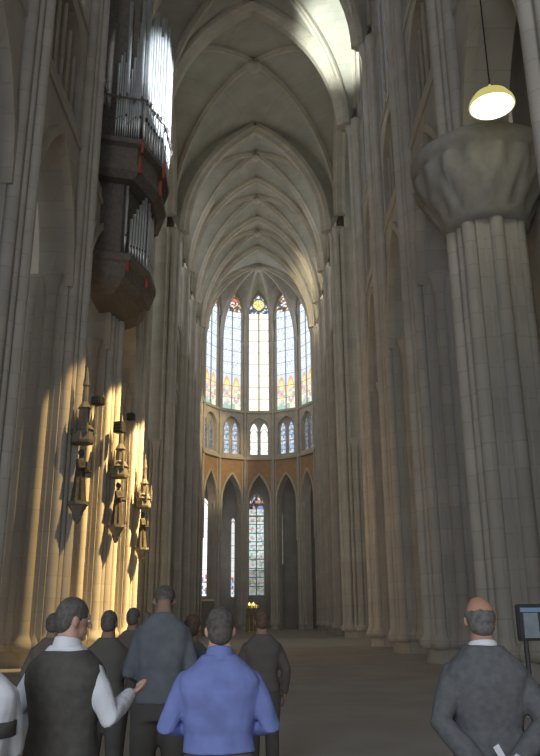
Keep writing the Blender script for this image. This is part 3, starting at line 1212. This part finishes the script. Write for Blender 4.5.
def person(label, x, y, rz, H=1.72, near=True, arms=None, palms=None, top=None, bottom=None, hair='dark', hairstyle='short',
           jacket=False, skirt=False, sleeves='long', head_turn=0.0, head_nod=0.0, lean=0.0, vest=None, collar=None, skin=SKIN, cuffs=None,
           group=None, hem=.92, belt=None, wide=1.0, strap=None):
    root = thing('person', label, 'person', (x, y, 0), rz, group)
    s = H / 1.75
    root.scale = (s, s, s)
    vox = .008 if near else .014
    arms = arms or DEF_ARMS
    palms = palms or {1: ((0, .25, -1), (-1, 0, 0)), -1: ((0, .25, -1), (1, 0, 0))}
    LM = Matrix.Translation((0, 0, .95)) @ Matrix.Rotation(-lean, 4, 'X') @ Matrix.Translation((0, 0, -.95))

    def up(p):
        p = Vector(p)
        return LM @ p if p.z > .95 else p
    HM = LM @ Matrix.Translation((0, .02, 1.538)) @ Matrix.Rotation(head_turn, 4, 'Z') @ Matrix.Rotation(head_nod, 4, 'X') @ Matrix.Scale(.95, 4)

    def torso(bm, grow, z0, z1, n=24):
        rings = []
        for (z, rx, ry, oy) in TORSO:
            if z < z0 - .001 or z > z1 + .001:
                continue
            rg = []
            for k in range(n):
                a = 2 * PI * k / n
                ca, sa = math.cos(a), math.sin(a)
                e = .78
                px = (rx * wide + grow) * math.copysign(abs(ca) ** e, ca)
                py = (ry + grow) * math.copysign(abs(sa) ** e, sa) + oy
                rg.append(tuple(up((px, py, z))))
            rings.append(rg)
        loft(bm, rings)

    def arm(bm, sd, grow, upto=1.0, wrist_r=.027):
        S, E, W_ = [up(q) for q in arms[sd]]
        S = Vector((S.x * wide, S.y, S.z))
        if upto < .55:
            E = S.lerp(E, upto / .5)
            tube(bm, [S, S.lerp(E, .5), E], [.058 + grow, .05 + grow, .05 + grow * 1.4], 12)
            return
        m1, m2 = S.lerp(E, .5), E.lerp(W_, .45)
        W2 = E.lerp(W_, (upto - .5) * 2)
        tube(bm, [S, m1, E, m2, W2], [.050 + grow, .047 + grow, .040 + grow, .038 + grow, wrist_r + grow * .8], 12)

    def leg(bm, sd, grow, z1=.09):
        tube(bm, [(sd * .092, 0, .88), (sd * .10, .01, .70), (sd * .102, .015, .50), (sd * .105, -.012, .36), (sd * .107, -.02, z1)],
             [.088 + grow, .078 + grow, .055 + grow, .054 + grow, .040 + grow], 14)

    # the body: one continuous surface
    bm = bmesh.new()
    torso(bm, 0, .8, 1.7)
    for sd in (-1, 1):
        arm(bm, sd, 0)
        W_, E = up(arms[sd][2]), up(arms[sd][1])
        hand(bm, W_, palms[sd][0], palms[sd][1], sd if palms[sd][1] is not None else 1)
        leg(bm, sd, 0)
        tube(bm, [(sd * .107, -.05, .045), (sd * .11, .06, .04), (sd * .115, .15, .03)], [.04, .04, .03], 10)
    # head with a face
    hb = bmesh.new()
    ellipsoid(hb, (0, -.005, .115), .077, .096, .105, 24, 16)
    ellipsoid(hb, (0, -.028, .130), .078, .074, .078, 20, 12)
    ellipsoid(hb, (0, .030, .045), .054, .060, .068, 20, 12)
    tube(hb, [(0, -.005, -.02), (0, .005, .05)], [.056, .054], 12)
    tube(hb, [(0, .088, .115), (0, .107, .082), (0, .112, .070)], [.010, .013, .014], 8)
    tube(hb, [(-.035, .082, .125), (0, .092, .130), (.035, .082, .125)], [.012, .012, .012], 8)
    tube(hb, [(-.022, .086, .036), (0, .092, .036), (.022, .086, .036)], [.009, .011, .009], 8)
    ellipsoid(hb, (0, .078, .005), .024, .02, .02, 10, 8)
    for sd in (-1, 1):
        e = Matrix.Rotation(sd * .35, 3, 'Z')
        ellipsoid(hb, (sd * .081, -.008, .085), .011, .022, .034, 10, 8, e)
        ellipsoid(hb, (sd * .084, -.018, .092), .012, .012, .022, 8, 6, e)
    hb.transform(HM)
    tmp = bpy.data.meshes.new('t')
    hb.to_mesh(tmp)
    hb.free()
    bm.from_mesh(tmp)
    bpy.data.meshes.remove(tmp)
    solid('body', bm, vox, skin, root, 2)
    if near:
        for sd in (-1, 1):
            bm = bmesh.new()
            ellipsoid(bm, (sd * .031, .083, .102), .012, .010, .009, 10, 8)
            bm.transform(HM)
            from_bm('eye', bm, EYE, root, True)
    # hair
    bm = bmesh.new()
    if hairstyle == 'short':
        ellipsoid(bm, (0, -.016, .128), .085, .099, .101, 24, 16)
        ellipsoid(bm, (0, -.053, .08), .074, .058, .078, 18, 12)
    elif hairstyle == 'long':
        ellipsoid(bm, (0, -.014, .128), .086, .100, .100, 24, 16)
        ellipsoid(bm, (0, -.055, .02), .088, .062, .17, 18, 12)
        ellipsoid(bm, (0, -.075, -.08), .10, .045, .12, 18, 12)
    elif hairstyle == 'fringe':                    # bald on top, hair round the back and sides
        ellipsoid(bm, (0, -.020, .108), .086, .093, .078, 24, 14)
        ellipsoid(bm, (0, -.055, .055), .070, .052, .055, 18, 12)
    for v in bm.verts:
        v.co += Vector((noise.noise(v.co * 40), noise.noise(v.co * 40 + Vector((9, 0, 0))), noise.noise(v.co * 40 + Vector((0, 9, 0))))) * .005
    bm.transform(HM)
    solid('hair', bm, vox, HAIRM[hair], root, 1, .003, 40)
    # trousers or skirt
    if skirt:
        bm = bmesh.new()
        rings = []
        for z, rx, ry in ((.45, .27, .22), (.6, .245, .20), (.8, .215, .165), (.92, .20, .145), (1.02, .178, .128)):
            rings.append([((rx + .012 * math.cos(9 * t)) * math.cos(t), (ry + .012 * math.cos(9 * t)) * math.sin(t), z) for t in [2 * PI * k / 36 for k in range(36)]])
        loft(bm, rings)
        solid('skirt', bm, vox * 1.2, bottom, root, 1, .004, 7)
    else:
        bm = bmesh.new()
        torso(bm, .012, .8, 1.0)
        for sd in (-1, 1):
            leg(bm, sd, .022, .07)
        solid('trousers', bm, vox * 1.2, bottom, root, 2, .005, 8)
    for sd in (-1, 1):
        bm = bmesh.new()
        rings = []
        for yy, rx, h in ((-.095, .025, .05), (-.07, .04, .085), (-.02, .043, .10), (.06, .045, .075), (.13, .048, .055), (.185, .035, .045), (.2, .02, .035)):
            rings.append([(sd * .11 + rx * math.cos(t), yy, max(0.0, h * .5 + h * .5 * math.sin(t))) for t in [2 * PI * k / 12 for k in range(12)]])
        loft(bm, rings)
        from_bm('shoe', bm, SHOE, root, True)
    # shirt / jacket
    g = .032 if jacket else .020
    bm = bmesh.new()
    torso(bm, g, .80 if jacket else hem - .03, 1.496)
    for sd in (-1, 1):
        arm(bm, sd, .022 if jacket else .016, 1.0 if jacket else {'long': .97, 'short': .33, 'none': .2}[sleeves], .03)
    solid('jacket' if jacket else 'shirt', bm, vox * 1.1, top, root, 2, .007 if near else .005, 9)
    if collar is not None:
        bm = bmesh.new()
        rings = []
        for z, rr in (((1.462, .088), (1.49, .080), (1.508, .074), (1.512, .068), (1.49, .066)) if jacket else ((1.455, .100), (1.485, .084), (1.525, .073), (1.53, .067), (1.50, .066))):
            rings.append([tuple(up((rr * math.cos(t), rr * 1.02 * math.sin(t), z - .018 * math.sin(t)))) for t in [2 * PI * k / 24 for k in range(24)]])
        loft(bm, rings, cap=False)
        from_bm('collar', bm, collar, root, True)
    if vest is not None:
        bm = bmesh.new()
        torso(bm, .030, .90, 1.475)
        solid('waistcoat', bm, vox * 1.1, vest, root, 2, .004, 8)
    if cuffs is not None:
        for sd in (-1, 1):
            E, W_ = up(arms[sd][1]), up(arms[sd][2])
            d = (W_ - E).normalized()
            bm = bmesh.new()
            tube(bm, [W_ - d * .03, W_ + d * .022], [.047, .044], 12, caps=False)
            from_bm('shirt_cuff', bm, cuffs, root, True)
    if belt is not None:
        bm = bmesh.new()
        rings = []
        for z, gg in ((1.17, .03), (1.175, .042), (1.245, .042), (1.25, .03)):
            rings.append([((.165 + gg) * math.cos(t) * wide, (.115 + gg) * math.sin(t) + .005, z) for t in [2 * PI * k / 30 for k in range(30)]])
        loft(bm, rings)
        from_bm('belt', bm, belt, root, True)
    return root


def X(px, D):
    return at(px, 640, D).x


F_BLUE = mat('blue_cotton', (.20, .25, .56), .85, vary=.08, scale=10, bump=.1)
F_WHITE = mat('white_cotton', (.78, .80, .86), .85, vary=.05, scale=10, bump=.1)
F_BLACK = mat('black_wool', (.10, .093, .085), .9, vary=.1, scale=20)
F_GREYSUIT = mat('grey_suit', (.14, .142, .15), .9, vary=.1, scale=30)
F_GREY = mat('grey_shirt', (.15, .165, .19), .9, vary=.1, scale=10)
F_DARK = [mat('dark_cloth', (.13, .12, .11), .9), mat('brown_cloth', (.15, .13, .11), .9), mat('slate_cloth', (.13, .135, .145), .9)]
F_TROUSER = mat('dark_trousers', (.11, .105, .098), .9)

FRONT = {1: ((.160, 0, 1.355), (.285, -.03, 1.13), (.13, .21, 1.10)), -1: ((-.160, 0, 1.355), (-.285, -.03, 1.13), (-.13, .21, 1.10))}
FWD = {1: ((.150, 0, 1.355), (.185, .12, 1.10), (.08, .30, 1.14)), -1: ((-.150, 0, 1.355), (-.185, .12, 1.10), (-.08, .30, 1.14))}
NARROW = {1: ((.155, 0, 1.355), (.215, .02, 1.10), (.10, .25, 1.10)), -1: ((-.155, 0, 1.355), (-.215, .02, 1.10), (-.10, .25, 1.10))}
FRONT_P = {1: ((-.6, .5, .25), (-.6, -.5, 0)), -1: ((.6, .5, .25), (.6, -.5, 0))}
person('man seen from behind in a bright blue shirt with short dark hair', X(220, 4.4), 4.4, R(2), H=1.69, arms=FRONT, palms=FRONT_P, top=F_BLUE, bottom=F_TROUSER,
       collar=F_BLUE, wide=1.12, hem=.99)
BACK = {1: ((.160, 0, 1.355), (.265, -.10, 1.13), (.07, -.20, .95)), -1: ((-.160, 0, 1.355), (-.265, -.10, 1.13), (-.09, -.19, .93))}
BACK_P = {1: ((-.8, -.1, -.35), (0, -1, 0)), -1: ((.8, -.1, -.45), (0, -1, 0))}
xr = X(482, 4.3)
person('balding man in a dark grey suit jacket, hands clasped behind his back', xr, 4.3, R(-3), H=1.74, arms=BACK, palms=BACK_P, top=F_GREYSUIT, bottom=F_TROUSER,
       jacket=True, hair='grey', hairstyle='fringe', collar=F_WHITE, cuffs=F_WHITE, skin=SKIN_TAN, wide=.98)
lf = thing('folded_leaflet', 'small white folded leaflet held behind the back of the suited man', 'leaflet', (xr - .02, 4.3 - .265, .985), R(0))
bm = bmesh.new()
loft(bm, [[(-.016, -.004, -.06), (.016, 0, -.06), (.016, .004, -.06), (-.016, .0, -.06)], [(-.016, -.004, .06), (.016, 0, .06), (.016, .004, .06), (-.016, .0, .06)]])
o = from_bm('sheet', bm, F_WHITE, lf)
o.rotation_euler = (0, R(-28), 0)
VARM = {1: ((.160, 0, 1.355), (.27, .02, 1.13), (.24, .30, 1.22)), -1: ((-.160, 0, 1.355), (-.29, -.02, 1.15), (-.2, .18, 1.02))}
VP = {1: ((.1, 1, .2), (-.3, 0, 1)), -1: ((.3, .8, -.1), (1, 0, 0))}
person('man in a black waistcoat over a white long-sleeved shirt, looking to the right', X(68, 4.5), 4.5, R(-18), H=1.75, arms=VARM, palms=VP, top=F_WHITE, bottom=F_TROUSER,
       vest=F_BLACK, collar=F_WHITE, head_turn=R(-40), head_nod=R(-8), wide=1.05)
person('person in white with a broad dark belt, cut off by the left edge', X(-12, 4.0), 3.9, R(10), H=1.66, top=F_WHITE, bottom=F_WHITE, skirt=True, hair='dark', hairstyle='long',
       belt=F_BLACK, sleeves='long', skin=SKIN_TAN, arms=FWD, palms=FRONT_P, wide=1.02)
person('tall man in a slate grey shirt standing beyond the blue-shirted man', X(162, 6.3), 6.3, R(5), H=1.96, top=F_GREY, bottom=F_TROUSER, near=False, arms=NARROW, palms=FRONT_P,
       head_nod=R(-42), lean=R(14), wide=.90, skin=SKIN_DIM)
bg = [(108, 7.6, 1.70, 0, 'dark', 'standing figure in dark clothes between the waistcoat man and grey-shirted man'),
      (192, 7.2, 1.66, 2, 'brown', 'figure in slate clothes half hidden between the grey and blue shirts'),
      (262, 8.6, 1.70, 0, 'brown', 'dark-dressed figure standing just right of the blue-shirted man'),
      (132, 9.5, 1.74, 1, 'dark', 'brown-dressed figure in the crowd left of the grey-shirted man'),
      (52, 8.4, 1.68, 1, 'dark', 'brown-dressed figure in the crowd beyond the white-dressed person'),
      (146, 12.5, 1.70, 0, 'grey', 'grey-haired dark figure far in the crowd below the sunlit piers')]
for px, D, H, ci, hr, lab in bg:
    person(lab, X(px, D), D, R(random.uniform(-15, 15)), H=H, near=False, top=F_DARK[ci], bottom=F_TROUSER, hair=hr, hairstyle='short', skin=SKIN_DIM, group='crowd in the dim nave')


# ---------------------------------------------------------------- lights
def light(name, kind, loc, energy, col=(1, 1, 1), target=None, **kw):
    d = bpy.data.lights.new(name, kind)
    d.energy = energy
    d.color = col
    for k, v in kw.items():
        setattr(d, k, v)
    o = bpy.data.objects.new(name, d)
    COL.objects.link(o)
    o.location = loc
    if target is not None:
        o.rotation_euler = (Vector(target) - Vector(loc)).to_track_quat('-Z', 'Y').to_euler()
    return o


w = bpy.data.worlds.new('world')
SC.world = w
w.use_nodes = True
w.node_tree.nodes['Background'].inputs[0].default_value = (.95, .97, 1.0, 1)
w.node_tree.nodes['Background'].inputs[1].default_value = 0.17

# low daylight from the open west end behind the visitors
light('west_window_light', 'AREA', (-2.5, -6, 6), 580, (.80, .89, 1.0), (0, 5, 1.3), shape='RECTANGLE', size=4, size_y=5)
# added frontal fill sun, evenly lifting the dark stone down the nave
light('west_fill_sun', 'SUN', (0, -20, 20), 0.42, (1.0, .97, .92), (0.3, 40, 19), angle=R(16))
# added area fills brightening the crossing, in place of unseen end windows
for s_ in (-1, 1):
    light('transept_fill', 'AREA', (s_ * 30, 51, 24), 900, (.95, 1.0, .96), (0, 51, 27), shape='RECTANGLE', size=11, size_y=26)
# sun through the right-hand clerestory: steep warm beams on the lower left piers
for yy, en, sp_, zt_ in ((28.2, 30000, 16, 5.6), (35.6, 95000, 19, 6.2), (43.0, 170000, 18, 6.6)):
    light('sunbeam', 'SPOT', (6.0, yy - 1.6, 27.5), en, (1.0, .67, .27), (-6.3, yy - .2 + (.4 if yy < 30 else 0), zt_), spot_size=R(sp_), spot_blend=.25, shadow_soft_size=.12)
light('choir_sun', 'SPOT', (5.8, 70, 31), 13000, (1.0, .74, .38), (-5.5, 88, 21), spot_size=R(30), spot_blend=.6, shadow_soft_size=.4)
light('choir_vault_sun', 'SPOT', (-5.6, 66, 33.5), 7000, (1.0, .84, .50), (6.2, 77, 35.5), spot_size=R(40), spot_blend=.8, shadow_soft_size=.4)
# daylight from the right clerestory on the organ pipes
light('organ_daylight', 'SPOT', (6.0, 32.0, 30), 30000, (.9, .96, 1.0), (-4.4, 34.2, 28), spot_size=R(36), spot_blend=.4, shadow_soft_size=.3)
# spot added mid-nave for clerestory daylight on the vault of the last nave bay
light('vault_spot', 'SPOT', (-1.5, 32.5, 32.5), 15000, (.93, 1.0, .90), (6.0, 41.2, 38.4), spot_size=R(36), spot_blend=.9, shadow_soft_size=.4)
light('lamp_light', 'POINT', lp + Vector((0, 0, -.25)), 12, (1, .93, .6), shadow_soft_size=.3)
